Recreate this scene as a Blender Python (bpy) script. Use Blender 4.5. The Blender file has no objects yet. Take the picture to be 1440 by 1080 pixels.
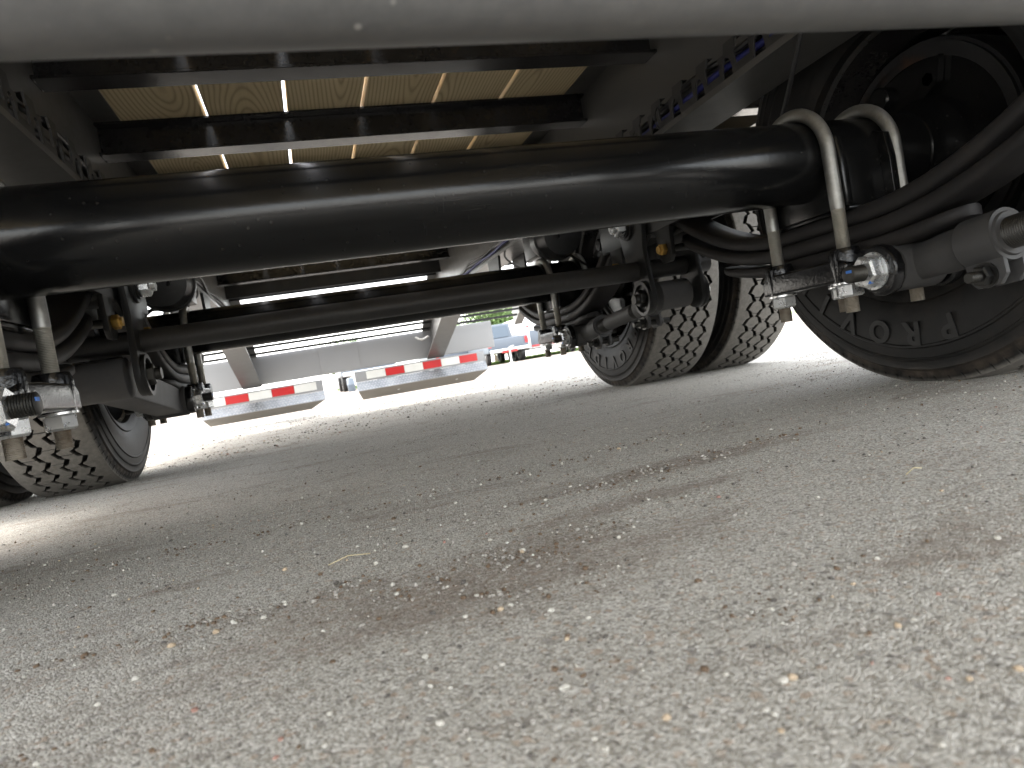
import bpy, math, random
import numpy as np
from mathutils import Vector, Matrix
R = math.radians
random.seed(7); rng = np.random.default_rng(7)
sc = bpy.context.scene; col = sc.collection

# ---------------------------------------------------------------- camera, sky, sun, exposure
yaw, pitch, roll, FPX, CH = .2796, -.0374, .1689, 963.6, .1593
F = Vector((math.sin(yaw)*math.cos(pitch), math.cos(yaw)*math.cos(pitch), math.sin(pitch)))
Rv = Vector((math.cos(yaw), -math.sin(yaw), 0)); Uv = Rv.cross(F)
r2 = Rv*math.cos(roll) - Uv*math.sin(roll); u2 = Uv*math.cos(roll) + Rv*math.sin(roll)
cd = bpy.data.cameras.new('camera'); cam = bpy.data.objects.new('camera', cd); col.objects.link(cam)
m3 = Matrix((r2, u2, -F)).transposed()
cam.matrix_world = Matrix.Translation((0, 0, CH)) @ m3.to_4x4()
cd.sensor_width = 36; cd.lens = 36*FPX/1440; cd.clip_start = .02; cd.clip_end = 2000
cd.dof.use_dof = True; cd.dof.focus_distance = 1.05; cd.dof.aperture_fstop = 11
sc.camera = cam

SUN_EL, SUN_AZ = R(52), R(-62)            # azimuth from +Y, positive towards +X
w = bpy.data.worlds.new('World'); sc.world = w; w.use_nodes = True
nt = w.node_tree; nt.nodes.clear()
sky = nt.nodes.new('ShaderNodeTexSky'); sky.sky_type = 'NISHITA'; sky.sun_disc = False
sky.sun_elevation = SUN_EL; sky.sun_rotation = SUN_AZ; sky.dust_density = 4; sky.air_density = 1.2
mx = nt.nodes.new('ShaderNodeMix'); mx.data_type = 'RGBA'; mx.inputs[0].default_value = .62
mx.inputs[7].default_value = (6.6, 6.55, 6.45, 1)     # thin bright cloud cover mixed over the blue
bg = nt.nodes.new('ShaderNodeBackground'); bg.inputs[1].default_value = .15
wo = nt.nodes.new('ShaderNodeOutputWorld')
nt.links.new(sky.outputs[0], mx.inputs[6]); nt.links.new(mx.outputs[2], bg.inputs[0]); nt.links.new(bg.outputs[0], wo.inputs[0])
sl = bpy.data.lights.new('sun', 'SUN'); sl.energy = .85; sl.angle = R(14); sl.color = (1, .97, .93)
sun = bpy.data.objects.new('sun', sl); col.objects.link(sun)
sd = Vector((math.sin(SUN_AZ)*math.cos(SUN_EL), math.cos(SUN_AZ)*math.cos(SUN_EL), math.sin(SUN_EL)))
sun.rotation_euler = sd.to_track_quat('Z', 'Y').to_euler(); sun.location = (0, 0, 20)
vs = sc.view_settings; vs.view_transform = 'Standard'; vs.look = 'None'; vs.gamma = 1; vs.use_curve_mapping = False
vs.exposure = 3.0
sc.cycles.use_denoising = True; sc.cycles.max_bounces = 10; sc.cycles.diffuse_bounces = 6; sc.cycles.glossy_bounces = 5

# ---------------------------------------------------------------- materials
class NT:
    def __init__(s, name):
        s.m = bpy.data.materials.new(name); s.m.use_nodes = True; s.t = s.m.node_tree
        s.b = s.t.nodes['Principled BSDF']
    def n(s, typ, ins=None, **kw):
        x = s.t.nodes.new('ShaderNode'+typ)
        for k, v in kw.items(): setattr(x, k, v)
        for k, v in (ins or {}).items():
            if isinstance(v, bpy.types.NodeSocket): s.t.links.new(v, x.inputs[k])
            else: x.inputs[k].default_value = v
        return x
    def co(s, scale=(1, 1, 1), out='Object'):
        tc = s.n('TexCoord'); return s.n('Mapping', {0: tc.outputs[out], 3: scale}).outputs[0]
    def noise(s, vec, scale, detail=4, rough=.6, dist=0):
        return s.n('TexNoise', {'Vector': vec, 'Scale': scale, 'Detail': detail, 'Roughness': rough, 'Distortion': dist}).outputs[0]
    def ramp(s, fac, stops, interp='LINEAR'):
        x = s.n('ValToRGB', {0: fac}); cr = x.color_ramp; cr.interpolation = interp
        while len(cr.elements) > 1: cr.elements.remove(cr.elements[0])
        for i, (p, c) in enumerate(stops):
            e = cr.elements[0] if i == 0 else cr.elements.new(p)
            e.position = p; e.color = (c, c, c, 1) if not hasattr(c, '__len__') else (*c, 1)
        return x.outputs[0]
    def mix(s, f, a, b, mode='MIX'):
        x = s.n('Mix', data_type='RGBA', blend_type=mode)
        for i, v in ((0, f), (6, a), (7, b)):
            if isinstance(v, bpy.types.NodeSocket): s.t.links.new(v, x.inputs[i])
            elif i == 0: x.inputs[0].default_value = v
            else: x.inputs[i].default_value = (*v, 1)
        return x.outputs[2]
    def math(s, op, a, b=0.):
        return s.n('Math', {0: a, 1: b}, operation=op).outputs[0]
    def bump(s, h, st=.3, dist=.001, nrm=None):
        d = {'Height': h, 'Strength': st, 'Distance': dist}
        if nrm: d['Normal'] = nrm
        return s.n('Bump', d).outputs[0]
    def set(s, **kw):
        for k, v in kw.items():
            k = k.replace('_', ' ')
            if isinstance(v, bpy.types.NodeSocket): s.t.links.new(v, s.b.inputs[k])
            else: s.b.inputs[k].default_value = (*v, 1) if hasattr(v, '__len__') else v
        return s.m

def paint(name, base, rough=.25, dust=.25, dustcol=(.16, .15, .135), peel=.05, metallic=0., scratch=0., spots=0.):
    t = NT(name); c = t.co()
    d = t.noise(c, 9, 6, .65); d2 = t.noise(c, 130, 3, .7)
    df = t.math('MULTIPLY', t.ramp(d, [(.35, .25), (.7, 1)]), t.ramp(d2, [(.3, .35), (.75, 1.)]))
    df = t.math('MULTIPLY', df, dust)
    sp = t.ramp(t.noise(c, 420, 2, .5), [(.70, 0.), (.76, .5)])
    df = t.math('MAXIMUM', df, t.math('MULTIPLY', sp, min(1, dust*1.6)))
    if scratch:
        s1 = t.ramp(t.noise(t.co((18, 420, 420)), 1, 2, .5), [(.66, 0.), (.69, 1.)])
        s2 = t.ramp(t.noise(t.co((420, 30, 30)), 1, 2, .5), [(.68, 0.), (.71, 1.)])
        reg = t.ramp(t.noise(c, 4.2, 2, .5), [(.56, 0.), (.66, 1.)])
        sf = t.math('MULTIPLY', t.math('MULTIPLY', t.math('MAXIMUM', s1, s2), reg), scratch)
        df = t.math('MAXIMUM', df, sf)
    if spots:      # dried splashes, grit stuck to the paint, small chips
        v3 = t.n('TexVoronoi', {'Vector': c, 'Scale': 150., 'Randomness': 1.})
        pick = t.n('SeparateColor', {0: v3.outputs['Color']})
        dot = t.math('MULTIPLY', t.ramp(v3.outputs['Distance'], [(.16, 1.), (.30, 0.)]), t.ramp(pick.outputs[0], [(.90, 0.), (.93, 1.)]))
        smear = t.math('MULTIPLY', t.ramp(t.noise(t.co((5, 60, 60)), 1, 6, .75), [(.52, 0.), (.72, .6)]), t.ramp(t.noise(c, 3.3, 3), [(.4, .2), (.6, 1.)]))
        df = t.math('MAXIMUM', df, t.math('MULTIPLY', t.math('MAXIMUM', dot, smear), spots))
    cl = t.mix(df, base, dustcol)
    r = t.math('ADD', t.math('MULTIPLY', df, .55), t.math('ADD', rough, t.math('MULTIPLY', t.noise(c, 25, 4), .12)))
    h = t.noise(c, 260, 2, .4)
    return t.set(Base_Color=cl, Roughness=r, Metallic=metallic, Normal=t.bump(h, peel, .0012))

M = {}
M['xmem'] = paint('crossmember_gloss_black', (.010, .010, .011), .15, .05, (.25, .24, .22), peel=.1)
M['black'] = paint('gloss_black_paint', (.0045, .0047, .005), .13, .014, scratch=.07, peel=.06, spots=.10)
M['black'].node_tree.nodes['Principled BSDF'].inputs['Specular IOR Level'].default_value = .32
M['black2'] = paint('satin_black_paint', (.009, .0095, .010), .32, .10)
M['rail'] = paint('rail_paint', (.070, .069, .067), .27, .22, (.12, .115, .105))
M['bar'] = paint('front_lit_bar_paint', (.052, .052, .053), .28, .30, (.22, .213, .20), spots=.8)  # near bar: dust and splashes, plus front light painted in as a paler base
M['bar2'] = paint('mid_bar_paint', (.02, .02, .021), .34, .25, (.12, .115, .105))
M['spring'] = paint('spring_leaf_steel', (.012, .012, .013), .42, .2, (.11, .092, .078))
M['greyrod'] = paint('grey_primer', (.04, .04, .041), .5, .25, (.14, .13, .12))
M['greytrail'] = paint('silver_grey_paint', (.27, .275, .285), .35, .12, (.32, .31, .29))
M['beam'] = paint('dark_grey_beam_paint', (.085, .088, .094), .35, .15, (.28, .27, .25))

def metal(name, c1, c2, rough, sc_=60):
    t = NT(name); c = t.co()
    n = t.noise(c, sc_, 5, .65); n2 = t.noise(c, 14, 4, .6)
    cl = t.mix(t.ramp(t.math('MULTIPLY', t.math('ADD', n, n2), .5), [(.38, 0.), (.62, 1.)]), c1, c2)
    return t.set(Base_Color=cl, Metallic=.85, Roughness=t.math('ADD', rough, t.math('MULTIPLY', n, .25)), Normal=t.bump(n, .05, .0004))
M['zinc'] = metal('bright_zinc_plating', (.60, .61, .62), (.70, .71, .71), .16)
M['ubolt'] = metal('dull_plated_steel', (.18, .178, .168), (.37, .365, .345), .33, 35)
M['boltend'] = metal('dirty_bolt_steel', (.16, .12, .085), (.36, .33, .28), .45)
M['thread'] = metal('threaded_steel', (.36, .35, .31), (.52, .50, .45), .35)
M['darkbolt'] = metal('dark_oxide_steel', (.03, .03, .03), (.07, .068, .062), .35)
M['brass'] = metal('yellow_zinc', (.50, .30, .07), (.62, .42, .14), .3)

t = NT('cast_black_iron'); c = t.co(); n = t.noise(c, 210, 3, .6)
M['cast'] = t.set(Base_Color=t.mix(t.ramp(t.noise(c, 30), [(.55, 0.), (.8, .5)]), (.005, .005, .0055), (.03, .027, .024)), Roughness=.16, Normal=t.bump(n, .5, .0012))
t = NT('rusty_drum'); c = t.co(); n = t.noise(c, 7, 5, .6)
M['drum'] = t.set(Base_Color=t.mix(t.ramp(n, [(.50, 0.), (.60, .7)]), (.012, .012, .013), t.mix(t.noise(c, 60, 5, .7), (.03, .015, .008), (.10, .045, .022))), Roughness=.45, Normal=t.bump(t.noise(c, 160), .3, .002))
t = NT('rust'); c = t.co()
M['rust'] = t.set(Base_Color=t.mix(t.noise(c, 45, 6, .7), (.07, .025, .01), (.32, .13, .045)), Roughness=.85, Normal=t.bump(t.noise(c, 160), .5, .002))

# tyre rubber: dust lies on the tread and the shoulders
t = NT('tyre_rubber'); c = t.co(); tc = t.n('TexCoord')
sx = t.n('SeparateXYZ', {0: tc.outputs['Object']})
rad = t.math('SQRT', t.math('ADD', t.math('MULTIPLY', sx.outputs[1], sx.outputs[1]), t.math('MULTIPLY', sx.outputs[2], sx.outputs[2])))
ax_ = t.math('ABSOLUTE', sx.outputs[0]); eff = t.math('ADD', rad, t.math('MULTIPLY', t.math('POWER', ax_, 3.), 7.06))
tread = t.ramp(eff, [(.3932, 0.), (.3966, 1.)]); n1 = t.noise(c, 14, 5, .7); n2 = t.noise(c, 90, 5, .7)
df = t.math('MULTIPLY', tread, t.ramp(n2, [(.2, .5), (.7, 1.)]))
side = t.math('MULTIPLY', t.ramp(n1, [(.5, 0.), (.75, .35)]), 1.)
cl = t.mix(df, t.mix(side, (.0085, .0083, .0083), (.042, .035, .028)), t.mix(n1, (.16, .15, .135), (.26, .245, .22)))
scuff = t.ramp(rad, [(.34, 0.), (.362, .0), (.372, .35), (.3785, .35), (.3805, 0.)])
cl = t.mix(t.math('MULTIPLY', scuff, t.ramp(n1, [(.42, 0.), (.66, 1.)])), cl, (.13, .10, .075))
M['tyre'] = t.set(Base_Color=cl, Roughness=t.math('ADD', .52, t.math('MULTIPLY', df, .3)), Normal=t.bump(n2, .25, .0012))
M['tyre'].node_tree.nodes['Principled BSDF'].inputs['Specular IOR Level'].default_value = .2
M['letters'] = NT('raised_rubber').set(Base_Color=(.0095, .0093, .0092), Roughness=.5, Specular_IOR_Level=.3)

# treated pine boards
t = NT('pine_board'); tc = t.n('TexCoord'); oi = t.n('ObjectInfo')
off = t.n('CombineXYZ', {0: t.math('MULTIPLY', oi.outputs['Random'], 9.), 1: t.math('MULTIPLY', oi.outputs['Random'], 31.), 2: 0.})
v = t.n('VectorMath', {0: tc.outputs['Object'], 1: off.outputs[0]}, operation='ADD').outputs[0]
sp_ = t.n('SeparateXYZ', {0: tc.outputs['Object']})
wv_ = t.noise(t.n('Mapping', {0: v, 3: (3.0, 1.7, 1.0)}).outputs[0], 1.0, 2, .5)
dep = t.math('MULTIPLY', t.math('SUBTRACT', t.noise(t.n('Mapping', {0: v, 3: (.6, 1.5, 1.0)}).outputs[0], 1.0, 1, .4), .5), .26)
x0_ = t.math('MULTIPLY', t.math('SUBTRACT', oi.outputs['Random'], .5), .15)
ex = t.math('SUBTRACT', t.math('ADD', sp_.outputs[0], t.math('MULTIPLY', wv_, .035)), x0_)
rr_n = t.math('SQRT', t.math('ADD', t.math('MULTIPLY', ex, ex), t.math('MULTIPLY', dep, dep)))
ring = t.math('SINE', t.math('MULTIPLY', rr_n, 700.))
ring = t.ramp(t.math('ADD', t.math('MULTIPLY', ring, .5), .5), [(.25, 0.), (.8, .45), (1., 1.)])
fine = t.noise(t.n('Mapping', {0: v, 3: (150., 4., 90.)}).outputs[0], 1, 3, .6)
base = t.mix(t.noise(v, 3.5), (.62, .50, .28), (.76, .64, .41))
cl = t.mix(t.math('MULTIPLY', ring, .6), base, (.25, .155, .07))
kn = t.n('TexVoronoi', {'Vector': t.n('Mapping', {0: v, 3: (4., 1.5, 0.)}).outputs[0], 'Scale': 1.0}).outputs[0]
cl = t.mix(t.ramp(kn, [(.03, .9), (.075, .0)]), cl, (.08, .045, .022))
cl = t.mix(.25, cl, t.mix(fine, (.12, .09, .06), (.72, .60, .42)))
M['wood'] = t.set(Base_Color=cl, Roughness=.75, Normal=t.bump(fine, .2, .001))

# pavement: worn pale concrete / chip seal with grit
t = NT('gritty_pavement'); c = t.co()
g1 = t.n('TexVoronoi', {'Vector': c, 'Scale': 640.}); g2 = t.n('TexVoronoi', {'Vector': c, 'Scale': 260.})
g3 = t.noise(c, 900, 3, .7); big = t.noise(c, 1.6, 5, .6); mid = t.noise(c, 14, 6, .65)
grit = t.n('SeparateColor', {0: g1.outputs['Color']}).outputs[0]
gc = t.ramp(grit, [(0., (.10, .09, .072)), (.22, (.30, .278, .232)), (.6, (.49, .472, .43)), (.85, (.62, .60, .55)), (1., (.82, .80, .75))])
hue = t.n('SeparateColor', {0: g2.outputs['Color']}).outputs[1]
gc = t.mix(t.ramp(hue, [(.93, 0.), (.96, .55)]), gc, (.40, .26, .16))
gc = t.mix(t.ramp(hue, [(.03, .6), (.05, 0.)]), gc, (.07, .06, .055))
gc = t.mix(.2, gc, t.mix(mid, (.40, .38, .34), (.52, .50, .455)))
st = t.noise(t.co((1.6, 4.6, 1.)), 2.1, 7, .72, .8)
dirt = t.math('MULTIPLY', t.ramp(st, [(.53, 0.), (.64, .75)]), t.ramp(t.noise(c, 60, 5, .75), [(.35, .1), (.6, 1.)]))
gc = t.mix(dirt, gc, (.20, .160, .125))
gc = t.mix(t.ramp(big, [(.3, .18), (.65, 0.)]), gc, (.30, .28, .24))
for (cx_, cy_, rx_, ry_) in ((.10, .50, .26, .11), (.38, .74, .30, .055), (-.20, .38, .10, .035), (.30, .62, .16, .03)):
    q_ = t.n('Mapping', {0: c, 1: (-cx_/rx_, -cy_/ry_, 0), 3: (1/rx_, 1/ry_, 0)}).outputs[0]
    ln = t.n('VectorMath', {0: q_}, operation='LENGTH').outputs['Value']
    em = t.ramp(t.math('ADD', ln, t.math('MULTIPLY', t.math('SUBTRACT', t.noise(t.co((9., 26., 1.)), 1, 6, .7), .5), 2.2)), [(.35, .7), (.95, 0.)])
    gc = t.mix(t.math('MULTIPLY', em, t.ramp(t.noise(c, 170, 4, .7), [(.35, .2), (.6, 1.)])), gc, (.17, .125, .092))
hh = t.math('ADD', t.math('MULTIPLY', g1.outputs['Distance'], -.9), t.math('ADD', t.math('MULTIPLY', g3, .5), t.math('MULTIPLY', mid, 1.5)))
b1 = t.bump(hh, .75, .0022); b2 = t.bump(t.noise(c, 5, 5, .6), .5, .012, b1)
M['pave'] = t.set(Base_Color=gc, Roughness=.9, Normal=b2)
t = NT('gravel_ground_material'); c = t.co(); v1 = t.n('TexVoronoi', {'Vector': c, 'Scale': 34.})
g = t.n('SeparateColor', {0: v1.outputs['Color']}).outputs[0]
M['gravel'] = t.set(Base_Color=t.mix(.5, t.ramp(g, [(0., (.13, .11, .092)), (1., (.27, .24, .205))]), t.mix(t.noise(c, 2, 5), (.15, .13, .108), (.22, .192, .163))),
                    Roughness=.95, Normal=t.bump(v1.outputs['Distance'], .8, .02))
def flat(name, c, rough=.6, metallic=0., **k):
    t = NT(name); n = t.noise(t.co(), 20, 4)
    a = tuple(x*.82 for x in c)
    return t.set(Base_Color=t.mix(n, a, c), Roughness=rough, Metallic=metallic)
M['stone_w'] = flat('pale_stone', (.46, .44, .39), .7); M['stone_g'] = flat('grey_stone', (.30, .28, .25), .8)
M['stone_d'] = flat('dark_stone', (.09, .08, .07), .8); M['stone_o'] = flat('orange_stone', (.42, .33, .23), .75)
M['stone_r'] = flat('red_stone', (.33, .19, .15), .8); M['straw'] = flat('dry_straw', (.50, .42, .24), .8)
M['bark'] = flat('brown_debris', (.12, .08, .05), .9)
M['blue'] = flat('blue_cable', (.02, .025, .15), .5); M['cable'] = flat('black_cable', (.012, .012, .013), .45)
M['red'] = flat('red_tape', (.50, .016, .018), .35); M['white'] = flat('white_tape', (.72, .72, .69), .35)
M['redwire'] = flat('red_wire', (.5, .03, .02), .4); M['mark'] = flat('blue_paint_mark', (.02, .14, .50), .5)
M['plate'] = metal('tread_plate_metal', (.22, .235, .25), (.34, .355, .37), .38, 8)
for k_, v_ in (('black2', .25), ('spring', .18), ('greyrod', .3)): M[k_].node_tree.nodes['Principled BSDF'].inputs['Specular IOR Level'].default_value = v_
M['boxlow'] = paint('weathered_tail_plate', (.17, .155, .135), .5, .3, (.28, .25, .21))
M['rimpaint'] = paint('black_rim_paint', (.010, .010, .011), .16, .12)
M['carblue'] = flat('slate_blue_paint', (.10, .12, .145), .4); M['carwhite'] = flat('white_body_paint', (.75, .76, .77), .35)
M['glass'] = NT('window_glass').set(Base_Color=(.05, .07, .09), Roughness=.08)
M['grass'] = flat('grass_blades', (.10, .16, .035), .9); M['leaf'] = flat('tree_leaf', (.09, .15, .035), .8); M['trunk'] = flat('tree_bark', (.12, .09, .065), .9)
M['brushed'] = metal('galvanised', (.4, .41, .42), (.5, .5, .5), .4)

# ---------------------------------------------------------------- mesh helpers
class MB:
    def __init__(s): s.v = []; s.f = []; s.mi = []
    def add(s, vs_, fs, mi=0):
        o = len(s.v); s.v += [tuple(p) for p in vs_]; s.f += [tuple(i+o for i in f) for f in fs]; s.mi += [mi]*len(fs); return s
    def box(s, x0, x1, y0, y1, z0, z1, mi=0):
        x0, x1 = min(x0, x1), max(x0, x1); y0, y1 = min(y0, y1), max(y0, y1); z0, z1 = min(z0, z1), max(z0, z1)
        return s.add([(x0,y0,z0),(x1,y0,z0),(x1,y1,z0),(x0,y1,z0),(x0,y0,z1),(x1,y0,z1),(x1,y1,z1),(x0,y1,z1)],
              [(0,3,2,1),(4,5,6,7),(0,1,5,4),(1,2,6,5),(2,3,7,6),(3,0,4,7)], mi)
    def lathe(s, prof, org, ax, n=32, caps=True, mi=0, ph=0.):
        ax = Vector(ax).normalized(); org = Vector(org)
        a = ax.orthogonal().normalized() if abs(ax.x) < .9 else Vector((0, 0, 1)); b = ax.cross(a)
        a = b.cross(ax).normalized()
        vs_ = []
        for (tt, r) in prof:
            for k in range(n):
                th = 2*math.pi*k/n+ph; vs_.append(org+ax*tt+(a*math.cos(th)+b*math.sin(th))*r)
        fs = [(i*n+k, i*n+(k+1) % n, (i+1)*n+(k+1) % n, (i+1)*n+k) for i in range(len(prof)-1) for k in range(n)]
        if caps: fs += [tuple(range(n))[::-1], tuple(range((len(prof)-1)*n, len(prof)*n))]
        return s.add(vs_, fs, mi)
    def cyl(s, p0, p1, r, n=24, mi=0, ch=0., ph=0., r1=None):
        p0, p1 = Vector(p0), Vector(p1); L = (p1-p0).length; r1 = r if r1 is None else r1
        pr = [(0, r), (L, r1)] if not ch else [(0, r-ch), (ch, r), (L-ch, r1), (L, r1-ch)]
        return s.lathe(pr, p0, p1-p0, n, True, mi, ph)
    def nut(s, p, ax, r, h, mi=0, ph=0.):
        return s.lathe([(0, r*.9), (h*.12, r), (h*.85, r), (h, r*.86)], p, ax, 6, True, mi, ph)
    def thread(s, p0, p1, r, pitch=.0022, n=20, mi=0, d=.0006):
        p0, p1 = Vector(p0), Vector(p1); L = (p1-p0).length; k = max(2, int(L/pitch)); pr = [(0, r-d)]
        for i in range(k): pr += [((i+.45)*L/k, r), ((i+.95)*L/k, r-d)]
        pr[-1] = (L, r-2*d)
        return s.lathe(pr, p0, p1-p0, n, True, mi)
    def sweep(s, pts, sec, mi=0, caps=True, fixed=None):
        """sec: list of 2D (a,b) in frame; fixed: vector kept as the 'a' axis"""
        pts = [Vector(p) for p in pts]; n = len(sec); vs_ = []; a = None
        for i, p in enumerate(pts):
            tg = (pts[min(i+1, len(pts)-1)]-pts[max(i-1, 0)]).normalized()
            if fixed: a = Vector(fixed)
            else:
                a = tg.orthogonal().normalized() if a is None else (a-tg*a.dot(tg)).normalized()
            b = tg.cross(a).normalized()
            vs_ += [p+a*q[0]+b*q[1] for q in sec]
        fs = [(i*n+k, i*n+(k+1) % n, (i+1)*n+(k+1) % n, (i+1)*n+k) for i in range(len(pts)-1) for k in range(n)]
        if caps: fs += [tuple(range(n))[::-1], tuple(range((len(pts)-1)*n, len(pts)*n))]
        return s.add(vs_, fs, mi)
    def tube(s, pts, r, n=14, mi=0):
        return s.sweep(pts, [(r*math.cos(2*math.pi*k/n), r*math.sin(2*math.pi*k/n)) for k in range(n)], mi)
    def prism(s, poly, x0, x1, mi=0):
        """poly of (y,z), extruded along x"""
        n = len(poly); vs_ = [(x0, y, z) for y, z in poly]+[(x1, y, z) for y, z in poly]
        return s.add(vs_, [tuple(range(n)), tuple(range(2*n-1, n-1, -1))]+[(i, n+i, n+(i+1) % n, (i+1) % n) for i in range(n)], mi)
    def build(s, name, mats, parent=None, loc=(0, 0, 0), bevel=0., ang=38, rot=None, seg=2):
        me = bpy.data.meshes.new(name); me.from_pydata([tuple(p) for p in s.v], [], s.f)
        mats = mats if isinstance(mats, (list, tuple)) else [mats]
        for m in mats: me.materials.append(M[m] if isinstance(m, str) else m)
        if len(mats) > 1: me.polygons.foreach_set('material_index', s.mi)
        import bmesh
        bm = bmesh.new(); bm.from_mesh(me); bmesh.ops.recalc_face_normals(bm, faces=bm.faces)
        if bevel:
            es = [e for e in bm.edges if len(e.link_faces) == 2 and e.calc_face_angle(0) > R(30)]
            bmesh.ops.bevel(bm, geom=es, offset=bevel, segments=seg, profile=.6, affect='EDGES', clamp_overlap=True)
        bm.to_mesh(me); bm.free()
        me.shade_smooth(); me.set_sharp_from_angle(angle=R(ang))
        return link(name, me, parent, loc, rot)
def wpos(o):
    p = Vector(o.location); q = o.parent
    while q: p = Vector(q.location)+p; q = q.parent     # parents are never rotated when children are placed
    return p
def link(name, data, parent=None, loc=(0, 0, 0), rot=None):
    """loc is a world position; parents unrotated"""
    o = bpy.data.objects.new(name, data); col.objects.link(o)
    if parent: o.parent = parent; o.location = Vector(loc)-wpos(parent)
    else: o.location = loc
    if rot: o.rotation_euler = rot
    return o
def empty(name, loc=(0, 0, 0), parent=None):
    o = link(name, None, parent, loc); o.empty_display_size = .1; return o
def copy_tree(o, parent=None, off=(0, 0, 0), flip=False):
    c_ = o.copy(); col.objects.link(c_)
    if parent is not None: c_.parent = parent
    c_.location = Vector(o.location)+Vector(off)
    for ch in list(o.children): copy_tree(ch, c_)
    return c_
def tag(o, label=None, cat=None, group=None, kind=None):
    if label: o['label'] = label
    if cat: o['category'] = cat
    if group: o['group'] = group
    if kind: o['kind'] = kind
    return o

XC = .24; Y1, Y2, ZA = .926, 2.173, .388; DS = .615     # centreline, axles, spring offset

# ---------------------------------------------------------------- the setting
nx, ny = 2, 2
b = MB(); b.add([(-900, -400, -.035), (900, -400, -.035), (900, 1400, -.035), (-900, 1400, -.035)], [(0, 1, 2, 3)])
tag(b.build('gravel_ground', 'gravel'), kind='structure')
b = MB()
xs = np.linspace(-9, 11, 60); ys = 4.75+.35*np.sin(xs*.5+1.2)*.25-.11*(xs-.3)
vsb = [(x, -14, 0) for x in xs]+[(x, y, 0) for x, y in zip(xs, ys)]+[(x, y+.03, -.05) for x, y in zip(xs, ys)]
k = len(xs); b.add(vsb, [(i, i+1, k+i+1, k+i) for i in range(k-1)]+[(k+i, k+i+1, 2*k+i+1, 2*k+i) for i in range(k-1)])
tag(b.build('pavement', 'pave'), kind='structure')

def scatter(name, n, smin, smax, area, mats, wts, kind='stuff', pw=3., lift=.35, dens=None):
    """loose stones joined in one mesh (numpy)"""
    t_ = (1+5**.5)/2
    ico = np.array([(-1,t_,0),(1,t_,0),(-1,-t_,0),(1,-t_,0),(0,-1,t_),(0,1,t_),(0,-1,-t_),(0,1,-t_),(t_,0,-1),(t_,0,1),(-t_,0,-1),(-t_,0,1)])/1.9
    fc = np.array([(0,11,5),(0,5,1),(0,1,7),(0,7,10),(0,10,11),(1,5,9),(5,11,4),(11,10,2),(10,7,6),(7,1,8),(3,9,4),(3,4,2),(3,2,6),(3,6,8),(3,8,9),(4,9,5),(2,4,11),(6,2,10),(8,6,7),(9,8,1)])
    x0, x1, y0, y1 = area
    K = n*14
    px = rng.uniform(x0, x1, K); py = rng.uniform(y0, y1, K)
    if dens is not None:
        keep = rng.random(K) < dens(px, py); px, py = px[keep], py[keep]
    px, py = px[:n], py[:n]; n = len(px)
    s_ = smin+(smax-smin)*rng.random(n)**pw
    V = ico[None]*(1+rng.uniform(-.28, .28, (n, 12, 1)))*s_[:, None, None]*.5
    V = V*rng.uniform(.65, 1.25, (n, 1, 3))*np.array([1, 1, .75])
    a = rng.uniform(0, 6.28, n); ca, sa = np.cos(a)[:, None], np.sin(a)[:, None]
    X = V[..., 0]*ca-V[..., 1]*sa+px[:, None]; Y = V[..., 0]*sa+V[..., 1]*ca+py[:, None]; Z = V[..., 2]+(s_*lift*.5)[:, None]
    P = np.stack([X, Y, Z], -1).reshape(-1, 3)
    Fc = (fc[None]+(np.arange(n)*12)[:, None, None]).reshape(-1, 3)
    me = bpy.data.meshes.new(name); me.vertices.add(len(P)); me.vertices.foreach_set('co', P.astype('f').ravel())
    me.loops.add(Fc.size); me.loops.foreach_set('vertex_index', Fc.astype('i').ravel())
    me.polygons.add(len(Fc)); me.polygons.foreach_set('loop_start', np.arange(0, Fc.size, 3, dtype='i'))
    mi = np.repeat(rng.choice(len(mats), n, p=np.array(wts)/sum(wts)), 20).astype('i')
    for m in mats: me.materials.append(M[m])
    me.polygons.foreach_set('material_index', mi); me.update(); me.validate()
    o = link(name, me); o['kind'] = kind; return o
def dn(px, py):       # loose grit lies in drifts that run across the wheel tracks
    v_ = np.sin(px*3.1+py*7.3+1)*np.sin(px*1.7-py*11.+.4)+.6*np.sin(py*23+px*4)*np.sin(px*9)
    return np.clip(.22+.33*v_, .07, 1)
ST = ['stone_w', 'stone_g', 'stone_d', 'stone_o', 'stone_r']
scatter('fine_grit', 30000, .0010, .0038, (-1.3, 1.9, .12, 2.6), ST, [1., 7, 2.2, .5, .3], dens=dn, pw=4.)
scatter('far_grit', 9000, .004, .010, (-3.0, 4.2, 2.4, 5.0), ST, [3, 5, 2.2, .5, .3], dens=dn)
def dn2(px, py):
    g = lambda cx, cy, sx, sy, a: np.exp(-(((px-cx)*math.cos(a)+(py-cy)*math.sin(a))/sx)**2-((-(px-cx)*math.sin(a)+(py-cy)*math.cos(a))/sy)**2)
    d1 = g(-.08, .56, .14, .016, .1)+g(.13, .53, .10, .03, .2)+g(.14, .45, .05, .02, 0)+g(.40, .74, .22, .022, .15)+.7*g(-.22, .38, .08, .03, .3)+.6*g(.33, .93, .25, .02, .1)+.5*g(-.1, .9, .3, .02, .0)+.5*g(.2, .33, .12, .02, .2)
    return np.clip(d1*(.35+.65*np.sin(px*31+py*25)**2)+.015, .0, 1)
scatter('dirt_crumbs', 6500, .0014, .0050, (-.7, 1.3, .25, 1.3), ['bark', 'stone_g', 'stone_d', 'stone_w'], [4, 4, 1, 1.5], dens=dn2)

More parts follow.
